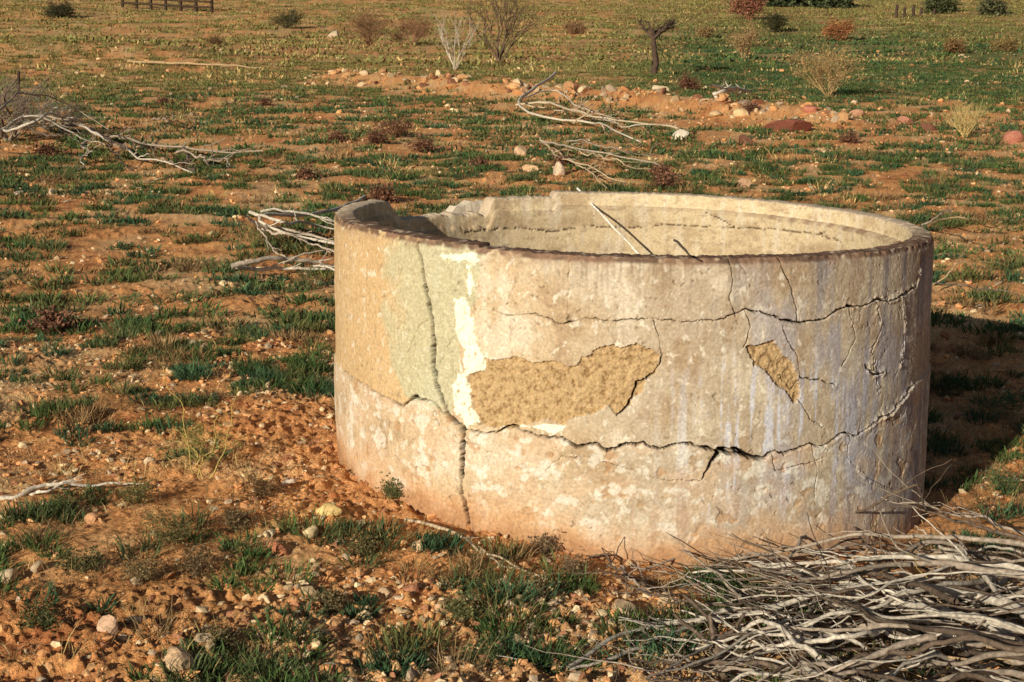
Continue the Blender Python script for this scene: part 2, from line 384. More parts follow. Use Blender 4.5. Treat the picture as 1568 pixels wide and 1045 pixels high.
ci=mix(np.broadcast_to(np.array([0.54,0.42,0.27]),Si.shape+(3,)),np.array([0.40,0.29,0.18]),sst(-0.2,0.6,fbm(Si*4,inZ*10,4,182)))
ci=mix(ci,np.array([0.58,0.49,0.38]),0.6*sst(0,0.6,fbm(Si*20,inZ*5,4,183)))
ci=mix(ci,np.array([0.26,0.18,0.12]),0.5*sst(0.2,0.6,fbm(Si*30,inZ*50,3,184)))
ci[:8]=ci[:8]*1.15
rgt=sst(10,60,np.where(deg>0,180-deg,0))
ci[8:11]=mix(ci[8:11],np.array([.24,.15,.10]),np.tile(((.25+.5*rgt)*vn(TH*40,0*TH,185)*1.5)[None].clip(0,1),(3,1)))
ipol=[([(715,356),(760,352),(800,350),(850,356),(900,347),(960,350),(1020,345),(1080,348),(1130,350),(1180,352),(1250,358),(1290,372)],1.8),
      ([(1075,325),(1100,335),(1120,346),(1150,350)],1.6),([(810,352),(812,385)],0.6),([(990,325),(985,345),(992,388)],0.5),
      ([(1250,358),(1265,355)],3.5)]
Zi_up=inZ[::-1]; Si_up=Si[::-1]
ck,nr_=cracks(Si_up,Zi_up,ipol,r=r_in,far=True,amp=0.008); ck=ck[::-1]
inR=inR+0.012*ck
ci=mix(ci,np.array([0.08,0.05,0.03]),sst(0.1,0.6,ck))
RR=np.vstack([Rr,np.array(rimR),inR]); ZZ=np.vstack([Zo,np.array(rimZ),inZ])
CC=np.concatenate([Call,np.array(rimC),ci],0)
VX=TX+RR*np.sin(TH)[None,:]; VY=TY-RR*np.cos(TH)[None,:]
n_r=RR.shape[0]; idx=np.arange(n_r*nC).reshape(n_r,nC); nx=np.roll(idx,-1,1)
Fq=np.stack([idx[:-1],nx[:-1],nx[1:],idx[1:]],-1).reshape(-1,4)
tank=bpy.data.objects.new("concrete_water_tank",None); link(tank)
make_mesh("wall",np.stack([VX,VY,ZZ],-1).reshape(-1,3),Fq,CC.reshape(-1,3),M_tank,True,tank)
fr=np.linspace(0,1.03,24)[:,None]; ft=np.linspace(0,2*math.pi,97)[:-1][None,:]
fx=TX+fr*np.sin(ft); fy=TY-fr*np.cos(ft); fz=0.16+0.03*fbm(fx*4,fy*4,3,190)
idx=np.arange(fx.size).reshape(fx.shape); nx=np.roll(idx,-1,1)
make_mesh("silt_floor",np.stack([fx,fy,fz],-1).reshape(-1,3),np.stack([idx[:-1],nx[:-1],nx[1:],idx[1:]],-1).reshape(-1,4),np.tile([[0.5,0.3,0.16]],(fx.size,1)),M_ground,True,tank)
# ------------------------------------------------------------------ rocks
import bmesh
def ico(sub):
    bm=bmesh.new(); bmesh.ops.create_icosphere(bm,subdivisions=sub,radius=1)
    V=np.array([v.co[:] for v in bm.verts]); Fc=np.array([[v.index for v in f.verts] for f in bm.faces]); bm.free(); return V,Fc
I1,I1f=ico(1); I2,I2f=ico(2); I3,I3f=ico(3)
def rocks(name,P,size,cols,base=(I1,I1f),jit=0.22,flat=0.6,sink=0.2,smooth=False):
    n=len(P); V0,F0=base
    q=rng.normal(size=(n,4)); q/=np.linalg.norm(q,axis=1)[:,None]
    w_,x,y,z=q.T
    Rm=np.stack([1-2*(y*y+z*z),2*(x*y-z*w_),2*(x*z+y*w_),2*(x*y+z*w_),1-2*(x*x+z*z),2*(y*z-x*w_),2*(x*z-y*w_),2*(y*z+x*w_),1-2*(x*x+y*y)],-1).reshape(n,3,3)
    sc=np.stack([rng.uniform(.75,1.25,n),rng.uniform(.6,1.0,n),rng.uniform(flat*.7,flat*1.2,n)],-1)
    V=np.repeat(V0[None],n,0)*(1+rng.uniform(-jit,jit,(n,len(V0),1)))
    for k in range(5):
        pn=rng.normal(size=(n,3)); pn/=np.linalg.norm(pn,axis=1)[:,None]
        d=np.einsum('nij,nj->ni',V,pn)-rng.uniform(.45,.8,(n,1)); d=np.clip(d,0,None)
        V=V-d[...,None]*pn[:,None,:]
    V=V*sc[:,None,:]*size[:,None,None]
    V=np.einsum('nij,nkj->nki',Rm,V)
    V[...,2]*=0.75
    V=V+P[:,None,:]; V[...,2]+= (size*flat*(1-sink*2)*0.6)[:,None]
    F_=(F0[None]+(np.arange(n)*len(V0))[:,None,None]).reshape(-1,3)
    c=np.repeat(cols[:,None,:],len(V0),1)*rng.uniform(.85,1.15,(n,len(V0),1))
    return make_mesh(name,V.reshape(-1,3),F_,c.reshape(-1,3),M_rock,smooth)
pal=np.array([[0.70,0.38,0.18],[0.70,0.49,0.28],[0.55,0.40,0.27],[0.74,0.36,0.15],[0.40,0.18,0.10],[0.80,0.59,0.36],[0.70,0.34,0.15]])
def outside(P,m=1.12): return np.hypot(P[:,0]-TX,P[:,1]-TY)>m
def scatter(n,y0,y1,pw=1.0,wid=0.40):
    yy=(y0**pw+(y1**pw-y0**pw)*rng.random(n))**(1/pw); xx=rng.uniform(-1,1,n)*(wid*yy+0.4)
    return xx,yy
def gravel(n,y0,y1,smin,smax,thr,seed,pw=1.5,ex=2.2):
    xx,yy=scatter(n,y0,y1,pw); k=fbm(xx*1.2,yy*1.0,2,seed)+0.5*fbm(xx*6,yy*5,2,seed+1)>thr+rng.uniform(-.5,.5,n)
    xx,yy=xx[k],yy[k]; P=np.stack([xx,yy,Zf(xx,yy)],-1); P=P[outside(P)]
    sz=smin*(smax/smin)**(rng.random(len(P))**ex); c=pal[rng.integers(0,len(pal),len(P))]*rng.uniform(.6,1.1,(len(P),1))
    return P,sz,c
L=[gravel(38000,3.4,8.5,0.004,0.026,-0.05,201,1.3,2.7),gravel(24000,8,28,0.010,0.042,0.0,205,1.5,2.7),gravel(4500,26,60,0.03,0.10,0.05,207)]
xx=rng.normal(-0.1,0.5,2600); yy=rng.uniform(3.7,4.7,2600); P=np.stack([xx,yy,Zf(xx,yy)],-1); k=outside(P); P=P[k]
L.append((P,0.005*(6**(rng.random(len(P))**2.2)),pal[rng.integers(0,7,len(P))]*rng.uniform(.6,1.1,(len(P),1))))
rocks("gravel",*[np.concatenate([l[i] for l in L]) for i in range(3)])
xx=rng.uniform(-5,5,1500); t=np.clip((xx+4)/9,0,1); yy=40-15*t+rng.normal(0,1.1,1500)
k=fbm(xx*1.0,yy*0.5,3,211)>-0.15; xx,yy=xx[k],yy[k]
P=np.stack([xx,yy,Zf(xx,yy)],-1); sz=0.03*(5.5**(rng.random(len(P))**3)); rocks("rubble_berm",P,sz,pal[rng.integers(0,7,len(P))]*rng.uniform(.5,.85,(len(P),1)),(I2,I2f),0.08)
for (u,v,r_,c_) in [(503,800,.042,(.66,.47,.20)),(474,826,.040,(.58,.44,.26)),(412,836,.028,(.5,.4,.28)),(425,852,.035,(.45,.17,.09)),(230,712,.036,(.6,.42,.28)),
    (167,976,.045,(.6,.38,.25)),(208,955,.03,(.66,.5,.32)),(142,802,.036,(.56,.3,.16)),(60,878,.035,(.45,.33,.22)),(683,938,.038,(.62,.38,.22)),(272,1035,.06,(.6,.4,.24)),
    (1043,213,.17,(.62,.52,.42)),(855,268,.13,(.58,.42,.3)),(797,238,.12,(.6,.4,.25)),(812,262,.10,(.55,.34,.2)),(1310,178,.16,(.45,.23,.14)),(1385,190,.14,(.4,.18,.12)),(1552,218,.2,(.40,.16,.11)),(512,58,.40,(.52,.40,.28)),
    (1012,140,.2,(.6,.45,.3)),(1240,170,.16,(.45,.18,.12)),(1140,285,.10,(.55,.33,.2)),(445,745,.03,(.62,.5,.4)),(540,690,.028,(.62,.42,.25)),(12,890,.045,(.6,.45,.3)),(1020,930,.035,(.6,.44,.28)),(958,950,.04,(.55,.38,.24)),(640,845,.03,(.6,.4,.24)),(590,905,.032,(.5,.33,.2)),(505,1025,.035,(.6,.5,.4)),(350,660,.03,(.6,.35,.18)),(28,300,.08,(.5,.4,.3)),(80,298,.07,(.55,.42,.3)),(370,590,.03,(.55,.3,.15))]:
    p=G(u,v); p[2]=Zf(p[0],p[1]); rocks("rock",p[None],np.array([r_]),np.array([c_]),(I3,I3f),0.02,0.65)
for (u,v,r_,c_) in [(1205,200,.36,(.22,.08,.055)),(1145,222,.20,(.22,.10,.06)),(1425,200,.20,(.26,.11,.07)),(1130,1000,.085,(.62,.33,.15))]:
    p=G(u,v); p[2]=Zf(p[0],p[1])-r_*0.15; rocks("earth_clod",p[None],np.array([r_]),np.array([c_]),(I3,I3f),0.05,0.45)
Pm=[];sm=[];cm=[]
for k in range(26):
    th=math.radians(rng.uniform(-170,-122)); rr=rng.uniform(1.20,1.45); x=TX+rr*math.sin(th); y=TY-rr*math.cos(th)
    Pm.append([x,y,float(Zf(x,y))+rng.uniform(0,.05)]); sm.append(rng.uniform(.04,.11)); cm.append([.52,.42,.31])
rocks("masonry_rubble",np.array(Pm),np.array(sm),np.array(cm),(I3,I3f),0.02,0.45)
fa=np.radians(np.linspace(-157,-142,14)); fzv=np.linspace(0,1,8)
def plate(rad):
    a_,z_=np.meshgrid(fa,fzv); top=.925+.012*fbm(a_*30,0*a_,3,77)-.20*np.abs((a_-fa.mean())/0.26)**2
    zz=.55+(top-.55)*z_; rr=rad+.03*z_+.004*fbm(a_*40,z_*6,3,78)
    return np.stack([TX+rr*np.sin(a_),TY-rr*np.cos(a_),zz],-1)
A=plate(1.145);B=plate(1.20); V=np.concatenate([A.reshape(-1,3),B.reshape(-1,3)]); i=np.arange(14*8).reshape(8,14)
q=lambda i:np.stack([i[:-1,:-1],i[:-1,1:],i[1:,1:],i[1:,:-1]],-1).reshape(-1,4)
top=np.stack([i[-1,:-1],i[-1,1:],i[-1,1:]+112,i[-1,:-1]+112],-1)
sd=np.concatenate([np.stack([i[:-1,c_],i[1:,c_],i[1:,c_]+112,i[:-1,c_]+112],-1) for c_ in (0,13)])
make_mesh("wall_fragment",V,np.concatenate([q(i),q(i+112),top,sd]),np.tile([[.62,.52,.41]],(len(V),1)),M_tank,False,tank)
# ------------------------------------------------------------------ blades
def blades(base,hgt,spr,n,wid,col,lean=0.7,ctip=0.3):
    N=len(base); B=np.repeat(base,n,0); h=np.repeat(hgt,n)*rng.uniform(.45,1.1,N*n); sp_=np.repeat(spr,n); wd=np.repeat(wid,n)*rng.uniform(.6,1.3,N*n)
    a=rng.uniform(0,2*math.pi,N*n); rr=np.sqrt(rng.random(N*n))*sp_
    root=B+np.stack([np.cos(a)*rr,np.sin(a)*rr,0*rr-0.004],-1)
    az=a+rng.normal(0,.7,N*n); ln=lean*rng.uniform(.2,1.2,N*n)
    d=np.stack([np.cos(az)*np.sin(ln),np.sin(az)*np.sin(ln),np.cos(ln)],-1)
    l2=np.minimum(ln*1.6,1.75)
    d2=np.stack([np.cos(az)*np.sin(l2),np.sin(az)*np.sin(l2),np.cos(l2)],-1)
    sa=rng.uniform(0,2*math.pi,N*n); side=np.stack([np.cos(sa),np.sin(sa),0*sa],-1)*wd[:,None]*.5
    m=root+d*(h*.55)[:,None]; t=m+d2*(h*.45)[:,None]
    V=np.stack([root-side*.7,root+side*.7,m-side,m+side,t],1)
    i=np.arange(N*n)[:,None]*5
    F1=i+np.array([[0,1,3]]);F2=i+np.array([[0,3,2]]);F3=i+np.array([[2,3,4]])
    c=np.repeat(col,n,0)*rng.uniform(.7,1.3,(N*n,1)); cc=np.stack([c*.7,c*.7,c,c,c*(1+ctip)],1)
    return V.reshape(-1,3),np.concatenate([F1,F2,F3]),cc.reshape(-1,3)
def merge(name,L,mat):
    o=0;Vs=[];Fs=[];Cs=[]
    for V,F_,c in L: Vs.append(V);Fs.append(F_+o);Cs.append(c);o+=len(V)
    return make_mesh(name,np.concatenate(Vs),np.concatenate(Fs),np.concatenate(Cs),mat)
greens=np.array([[0.058,0.098,0.030],[0.075,0.110,0.034],[0.046,0.090,0.042],[0.11,0.115,0.04],[0.08,0.103,0.04]])
def tufts(dens,per,y0,y1,thr,hs,ss,nb,wd,csp,dry=0.10,spw=0.3,dcol=(0.26,0.16,0.075),lean=1.0):
    area=.4*(y1*y1-y0*y0)+.8*(y1-y0); n=int(area*dens)
    xx,yy=scatter(n,y0,y1,2.0); k=veg(xx,yy)>thr+rng.uniform(-spw,spw,n); xx,yy=xx[k],yy[k]
    m=rng.integers(1,per*2,len(xx)); big=rng.uniform(.5,1.6,len(xx)); dr=rng.random(len(xx))<dry
    cx=np.repeat(xx,m)+rng.normal(0,1,m.sum())*csp*np.repeat(big,m); cy=np.repeat(yy,m)+rng.normal(0,1,m.sum())*csp*np.repeat(big,m)
    c=greens[rng.integers(0,len(greens),len(xx))]*rng.uniform(.8,1.2,(len(xx),1))
    fr_=sst(28,45,yy)*(1-sst(0.04,0.12,xx/yy)*(1-sst(60,110,yy))); c=mix(c,np.array([.24,.205,.07]),.7*fr_)
    c=np.repeat(c,m,0); drm=np.repeat(dr,m)
    c[drm]=np.array(dcol)*rng.uniform(.6,1.2,(drm.sum(),1))
    P=np.stack([cx,cy,Zf(cx,cy)],-1); k=outside(P,1.17); P=P[k]; c=c[k]; N=len(P); sc=rng.uniform(.55,1.4,N)
    return blades(P,hs*sc,ss*sc,nb,np.full(N,wd),c,lean)
L=[tufts(17,4,3.5,9,0.0,.066,.050,78,.0044,.072,.08,.34),tufts(18,4,8.5,20,0.02,.075,.07,28,.010,.085,.08,.36),
   tufts(11,3,19,48,0.05,.09,.11,14,.021,.13,.08,.36),tufts(0.8,3,46,140,0.12,.15,.5,10,.09,.5,.08,.35)]
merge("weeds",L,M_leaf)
def straw(n,y0,y1,hs,ss,nb,wd,thr,seed):
    xx,yy=scatter(n,y0,y1,1.6); k=fbm(xx*0.5,yy*0.15,3,seed)>thr; xx,yy=xx[k],yy[k]
    P=np.stack([xx,yy,Zf(xx,yy)],-1); P=P[outside(P,1.2)]; N=len(P); sc=rng.uniform(.5,1.5,N)
    c=np.array([[0.50,0.36,0.15]])*rng.uniform(.6,1.2,(N,1))
    return blades(P,hs*sc,ss*sc,nb,np.full(N,wd),c,0.8)
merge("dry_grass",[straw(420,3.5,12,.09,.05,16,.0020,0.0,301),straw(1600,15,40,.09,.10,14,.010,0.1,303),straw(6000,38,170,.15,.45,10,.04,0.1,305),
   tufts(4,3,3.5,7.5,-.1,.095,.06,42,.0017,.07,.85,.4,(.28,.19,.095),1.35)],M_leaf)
xx,yy=scatter(6500,3.5,11,1.4); k=fbm(xx*1.5,yy*1.2,3,401)+rng.uniform(-.4,.4,len(xx))>-.05; xx,yy=xx[k],yy[k]
P=np.stack([xx,yy,Zf(xx,yy)+.002],-1); P=P[outside(P,1.15)]; N=len(P)
cc=np.array([[.08,.05,.03],[.30,.20,.10],[.14,.10,.045],[.36,.26,.14]])[rng.integers(0,4,N)]
merge("plant_litter",[blades(P,rng.uniform(.02,.07,N),np.full(N,.05),9,np.full(N,.0028),cc,1.5,.1)],M_leaf)
# ------------------------------------------------------------------ sticks
class Col:
    def __init__(s): s.V=[];s.F=[];s.C=[];s.n=0
    def tube(s,P,rad,col,K=6):
        P=np.asarray(P,float); n=len(P); t=np.gradient(P,axis=0); t/=np.linalg.norm(t,axis=1)[:,None]+1e-9
        ref=np.array([0.13,0.21,0.97]) if abs(t[:,2]).mean()<.8 else np.array([1,0.1,0.])
        a=np.cross(t,ref); a/=np.linalg.norm(a,axis=1)[:,None]+1e-9; b=np.cross(t,a)
        ph=np.linspace(0,2*math.pi,K,endpoint=False)
        rr=rad[:,None]*(1+0.12*rng.normal(size=(n,K)))
        V=P[:,None]+rr[...,None]*(np.cos(ph)[None,:,None]*a[:,None]+np.sin(ph)[None,:,None]*b[:,None])
        i=np.arange(n*K).reshape(n,K)+s.n; j=np.roll(i,-1,1)
        s.F.append(np.stack([i[:-1],j[:-1],j[1:],i[1:]],-1).reshape(-1,4)); s.V.append(V.reshape(-1,3))
        c=np.repeat(np.asarray(col,float)[None],n*K,0)*rng.uniform(.8,1.2,(n*K,1)); s.C.append(c); s.n+=n*K
    def out(s,name,parent=None): return make_mesh(name,np.concatenate(s.V),np.concatenate(s.F),np.concatenate(s.C),M_wood,True,parent)
def curve(P,n=24,wob=0.01):
    P=np.array(P,float); L=np.concatenate([[0],np.cumsum(np.linalg.norm(np.diff(P,axis=0),axis=1))]); l=np.linspace(0,L[-1],n)
    Q=np.stack([np.interp(l,L,P[:,k]) for k in range(3)],-1)
    for _ in range(3): Q[1:-1]=(Q[:-2]+2*Q[1:-1]+Q[2:])/4
    sd=rng.uniform(0,1000,3)
    for k in range(3): Q[:,k]+=wob*fbm(l*4/max(L[-1],.01)+sd[k],0*l+sd[k],3,33)
    return Q
def stick(c,pts,r0,r1,col,n=26,wob=0.01,twigs=0,tl=0.25,K=6):
    Q=curve(pts,n,wob); rad=np.linspace(r0,r1,n); c.tube(Q,rad,col,K)
    for k in range(twigs):
        i=rng.integers(int(n*.3),n-3); d=Q[min(i+2,n-1)]-Q[i]; d/=np.linalg.norm(d)+1e-9
        d=d+rng.normal(0,.38,3); d[2]=d[2]*.7+.12; d/=np.linalg.norm(d); l=tl*rng.uniform(.4,1.2)
        d2=d+rng.normal(0,.25,3); d2/=np.linalg.norm(d2)
        T_=curve([Q[i],Q[i]+d*l*.5,Q[i]+d*l*.5+d2*l*.5],9,wob*.4); c.tube(T_,np.linspace(rad[i]*.55,max(rad[i]*.15,r1*.4),9),np.array(col)*rng.uniform(.7,1.15),5)
G1=(.34,.27,.215);G2=(.52,.45,.375);G3=(.14,.10,.075);G4=(.42,.29,.165)
pile=Col()
main=[([(1620,1000,.10),(1500,955,.14),(1380,905,.16),(1280,885,.12),(1160,870,.08)],.014,.005,G2),
 ([(1640,900,.22),(1500,868,.26),(1380,862,.2),(1250,890,.12),(1120,905,.05)],.013,.004,G1),
 ([(1600,880,.2),(1450,850,.22),(1320,858,.18),(1180,868,.10),(1060,880,.04)],.011,.003,G2),
 ([(1640,960,.2),(1480,905,.2),(1330,900,.14),(1150,935,.08),(980,960,.04),(870,1026,.02)],.012,.005,G2),
 ([(1230,925,.06),(1100,940,.05),(990,985,.03),(940,1008,.02),(870,1028,.01)],.010,.004,G2),
 ([(1640,860,.25),(1500,822,.24),(1330,815,.2),(1180,845,.12),(1080,870,.04)],.010,.003,G1),
 ([(1640,845,.3),(1540,820,.3),(1460,800,.28),(1380,770,.3)],.008,.003,G3),
 ([(1620,840,.2),(1520,800,.24),(1420,775,.22),(1350,760,.22)],.006,.0025,G1),
 ([(1640,1010,.08),(1540,965,.14),(1440,920,.12),(1360,880,.1),(1300,800,.1)],.010,.004,G3),
 ([(1300,840,.02),(1290,790,.1),(1330,775,.2),(1400,740,.3),(1420,780,.3)],.006,.003,G3),
 ([(1400,770,.05),(1385,690,.12),(1350,640,.2)],.004,.001,G4),
 ([(1110,1040,.02),(1100,1000,.05),(1090,960,.07)],.016,.012,G3),
 ([(1250,1045,.05),(1180,960,.07),(1120,900,.07),(1060,850,.06),(1000,835,.03)],.007,.003,G1),
 ([(1640,1045,.02),(1500,1000,.08),(1380,960,.1),(1260,955,.06),(1130,1020,.03)],.011,.004,G1),
 ([(1620,1060,.08),(1500,1040,.12),(1400,985,.12),(1290,930,.12),(1200,905,.08)],.012,.004,G1),
 ([(1568,950,.2),(1520,900,.2),(1480,850,.2),(1400,815,.1)],.009,.004,G2),
 ([(1640,985,.22),(1520,955,.24),(1420,930,.2),(1320,915,.14),(1240,925,.08)],.013,.005,G2),
 ([(1000,900,.03),(960,880,.04),(920,856,.03),(880,840,.01)],.006,.002,G3),
 ([(950,870,.02),(965,890,.05),(1000,915,.04)],.006,.003,G1)]
for pts,r0,r1,c_ in main:
    stick(pile,[G(*p) for p in pts],r0,r1,c_,34,.018,5,.26)
for k in range(104):
    u0=rng.uniform(1250,1750); v0=rng.uniform(840,1085); L_=rng.uniform(150,500); u1=max(u0-L_,950+rng.uniform(0,120))
    v1=v0+rng.normal(-10,70)*(L_/350); lo=842+np.clip((1200-u1)*.14,0,60); v1=min(max(v1,lo),1075)
    h0=rng.uniform(.03,.30)*np.clip((u0-1000)/500,.3,1); hm=rng.uniform(.03,.26)*np.clip(((u0+u1)/2-950)/450,.2,1); h1=rng.uniform(.0,.10)
    pts=[G(u0,v0,h0),G(u0*.65+u1*.35,v0*.65+v1*.35+rng.normal(0,18),(h0+hm)/2+.02),G(u0*.35+u1*.65,v0*.35+v1*.65+rng.normal(0,20),hm*.8),G(u1,v1,h1)]
    r0=.003+.007*rng.random()**1.5; c_=[G1,G2,G3,G1,G3,G2][rng.integers(0,6)]
    stick(pile,pts,r0,r0*.35,np.array(c_)*rng.uniform(.65,1.1),28,.020,rng.integers(0,5),.28)
for k in range(200):
    u0=rng.uniform(960,1660); v0=rng.uniform(856+max(0,(1150-u0)*.14),1075); hh=.14*np.clip((u0-1050)/400,.15,1); p=G(u0,v0,rng.uniform(.0,hh)); a=rng.uniform(0,2*math.pi); l=rng.uniform(.08,.45)
    q=p+np.array([math.cos(a)*l,math.sin(a)*l,rng.uniform(-.05,.10)]); stick(pile,[p,(p+q)/2+rng.normal(0,.02,3),q],rng.uniform(.0015,.0042),.0008,[G1,G3,G4][k%3],10,.02,1,.12,5)
pile.out("dead_branch_pile")
def branchset(name,items,twigs=3,tl=.3,wob=.02,cols=(G2,)):
    c=Col()
    for i,(pts,r0,r1) in enumerate(items): stick(c,[G(*p) for p in pts],r0,r1,cols[i%len(cols)],26,wob,twigs,tl)
    return c.out(name)
B2=(.58,.50,.41); B1=(.42,.34,.27)
branchset("dead_branch",[([(560,300,.06),(500,325,.12),(440,330,.18),(385,322,.25),(380,336,.2),(410,352,.14),(480,362,.08),(530,378,.05)],.017,.010),
 ([(355,411,.1),(385,400,.14),(440,398,.12),(530,406,.05)],.020,.011),([(357,408,.1),(400,413,.06),(470,410,.05),(530,415,.02)],.015,.008),
 ([(380,330,.22),(400,346,.12),(450,352,.1),(530,372,.04)],.016,.008),([(385,325,.22),(430,340,.2),(480,345,.1),(540,355,.04)],.014,.007),([(390,340,.2),(420,385,.05),(440,392,.03)],.008,.005),
 ([(400,325,.2),(450,322,.2),(510,340,.1),(560,345,.05)],.012,.007),([(400,350,.15),(450,362,.12),(520,392,.03)],.012,.007),([(430,400,.1),(480,402,.08),(530,425,.02)],.010,.006)],3,.25,.025,cols=(B2,B1))
branchset("dead_branch",[([(852,108,.5),(800,150,.35),(790,165,.25),(830,182,.12),(900,183,.1),(960,208,.1),(985,220,.02)],.026,.011),
 ([(790,165,.2),(840,155,.3),(900,176,.2),(970,188,.12),(1040,198,.04)],.022,.011),([(800,150,.3),(850,140,.3),(905,172,.2),(950,182,.05)],.016,.008),([(795,160,.2),(860,168,.15),(920,180,.1)],.013,.006),([(905,180,.1),(960,195,.2),(1035,190,.2)],.011,.005),([(880,190,.1),(900,170,.3),(950,168,.1)],.011,.005)],5,.5,.06,(B2,(.5,.4,.28)))
branchset("dead_branch",[([(825,214,.12),(868,245,.12),(960,275,.05)],.016,.007),([(828,218,.15),(900,228,.2),(980,246,.12),(1045,270,.03)],.014,.006),([(850,232,.1),(900,262,.1),(930,290,.02)],.012,.006),([(870,215,.15),(930,225,.2),(1000,240,.05)],.010,.005),([(890,235,.15),(940,250,.15),(1010,262,.05)],.010,.005)],6,.4,.05,((.50,.38,.25),B1))
branchset("dead_branch",[([(-20,766,.01),(30,758,.03),(60,748,.03),(90,739,.04),(130,742,.03),(218,740,.02)],.010,.003),([(40,756,.02),(70,752,.03),(120,739,.03)],.006,.003)],3,.08,.015,(B2,))
branchset("dead_branch",[([(618,795,.02),(650,800,.03),(690,812,.03),(730,838,.03),(770,856,.03),(805,875,.02),(870,892,.01)],.006,.003),([(730,838,.02),(780,870,.04),(820,878,.02)],.004,.002)],4,.1,.012,((.48,.36,.24),))
branchset("dead_branch",[([(1420,348,.04),(1450,330,.3),(1480,335,.3),(1530,350,.1)],.008,.003),([(1410,345,.04),(1440,330,.15),(1460,320,.3)],.010,.004),([(1425,440,.05),(1470,400,.2),(1520,415,.1)],.006,.002),([(1430,430,.3),(1500,440,.2),(1570,460,.05)],.006,.002)],4,.3,.03,(G4,G1))
branchset("dead_branch",[([(140,200,.1),(200,215,.15),(270,225,.1),(330,238,.15),(400,230,.2)],.022,.008),([(120,190,.2),(160,215,.1),(230,245,.1),(300,268,.03)],.020,.008),([(280,228,.2),(285,250,.1),(300,268,.03)],.022,.012),([(270,232,.2),(300,240,.15),(350,252,.1)],.016,.007),([(130,215,.1),(125,250,.1),(110,262,.03)],.014,.006),([(160,210,.2),(195,250,.1),(210,262,.02)],.014,.006),
  ([(230,180,.1),(260,185,.2),(285,186,.1)],.014,.006),([(-30,215,.3),(30,180,.5),(90,190,.4),(160,225,.1)],.022,.008),([(-30,200,.2),(40,195,.2),(100,215,.1)],.024,.012),([(-30,190,.6),(40,140,.8),(120,170,.4),(170,200,.2)],.014,.005),([(-20,225,.1),(30,190,.5),(70,175,.6),(140,190,.3)],.02,.008),([(0,215,.1),(10,150,.8),(30,120,1.0)],.02,.006)],8,.6,.08,(G1,G2,G3))
branchset("dead_branch",[([(195,95,.05),(260,96,.08),(330,100,.08),(400,103,.05)],.04,.025)],1,.6,.05,(G4,))
branchset("dead_branch",[([(1088,130,.5),(1100,140,.3),(1130,137,.2),(1150,140,.1)],.03,.015),([(1090,145,.3),(1110,135,.4),(1135,145,.1)],.03,.015),([(1095,150,.1),(1105,132,.4)],.02,.01)],3,.4,.05,(B2,))
cs=Col()
def onr(u,v,z): d=ray(u,v); t=(z-H)/d[2]; return d*t+O
cs.tube(curve([onr(884,289,.968),onr(930,338,.86),onr(980,391,.72)],16,.004),np.linspace(.005,.0045,16),(.74,.67,.58)); cs.out("stick")
cs=Col(); cs.tube(curve([onr(1033,368,.93),onr(1045,378,.95),onr(1057,392,.975)],8,.002),np.linspace(.005,.003,8),G3); cs.out("stick")
# ------------------------------------------------------------------ shrubs
def shrub(name,u,v,hpx,spread,stems,col,r0=.02,levels=3,kids=3,leaf=None,leafn=0,lsize=.03,up=1.0,trunk=None):
    b=G(u,v); hh=hpx/F*b[1]; b[2]=Zf(b[0],b[1])-.02; c=Col(); tips=[]
    def rec(p,d,l,r,lev):
        d=d/np.linalg.norm(d); d2=d+rng.normal(0,.25,3); d2/=np.linalg.norm(d2)
        Q=curve([p,p+d*l*.5,p+d*l*.5+d2*l*.5],7,l*.06); c.tube(Q,np.linspace(r,r*.55,7),np.array(col)*rng.uniform(.75,1.2),4 if lev else 6)
        for k in range(4): tips.append(Q[rng.integers(3,7)])
        if lev<levels:
            for k in range(kids):
                i=6 if k==0 else rng.integers(3,6); dd=d2+rng.normal(0,.5,3)*np.array([spread,spread,.5]); dd[2]+=.25*up
                rec(Q[i],dd,l*rng.uniform(.5,.8),r*.55,lev+1)
    if trunk:
        Q=curve([b,b+[0.02,0,hh*trunk*.5],b+[-.03,0,hh*trunk]],10,.03); c.tube(Q,np.linspace(r0*1.6,r0,10),col,7); top=Q[-1]; hl=hh*(1-trunk)
    else: top=b; hl=hh
    for s_ in range(stems):
        a=rng.uniform(0,2*math.pi); k=spread*rng.uniform(.3,1.1); rec(top,np.array([math.cos(a)*k,math.sin(a)*k,up]),hl*.45,r0*rng.uniform(.6,1),0)
    if leaf is not None:
        e=bpy.data.objects.new(name,None); link(e); c.out("twigs",e)
        T_=np.array(tips); P=T_[rng.integers(0,len(T_),leafn)]+rng.normal(0,lsize*1.5,(leafn,3)); P[:,2]=np.maximum(P[:,2],b[2])
        V,F_,cc=blades(P,np.full(leafn,lsize),np.full(leafn,lsize*.4),4,np.full(leafn,lsize*.5),np.array(leaf)[None]*rng.uniform(.6,1.3,(leafn,1)),1.5)
        make_mesh("leaves",V,F_,cc,M_leaf,False,e)
    else: c.out(name)
shrub("dry_shrub",697,108,105,.60,9,(.50,.42,.34),.018,2,3)
shrub("dry_shrub",765,95,125,.60,11,(.12,.08,.055),.028,3,3)
shrub("bare_tree",1002,116,112,1.5,8,(.08,.052,.038),.055,2,3,trunk=.5,up=.7)
shrub("desert_bush",1268,150,90,1.1,20,(.40,.27,.13),.012,3,3,(.42,.27,.12),1800,.032)
shrub("desert_bush",1285,64,40,1.1,14,(.35,.15,.08),.02,2,3,(.40,.16,.07),1300,.07)
shrub("desert_bush",1148,32,44,.8,12,(.3,.12,.08),.03,2,3,(.34,.14,.09),1000,.14)
shrub("desert_bush",1138,92,56,.7,14,(.4,.26,.14),.014,2,3,(.40,.25,.12),1200,.045)
shrub("desert_bush",1185,50,36,1.1,14,(.1,.08,.05),.03,2,3,(.08,.075,.035),1200,.08)
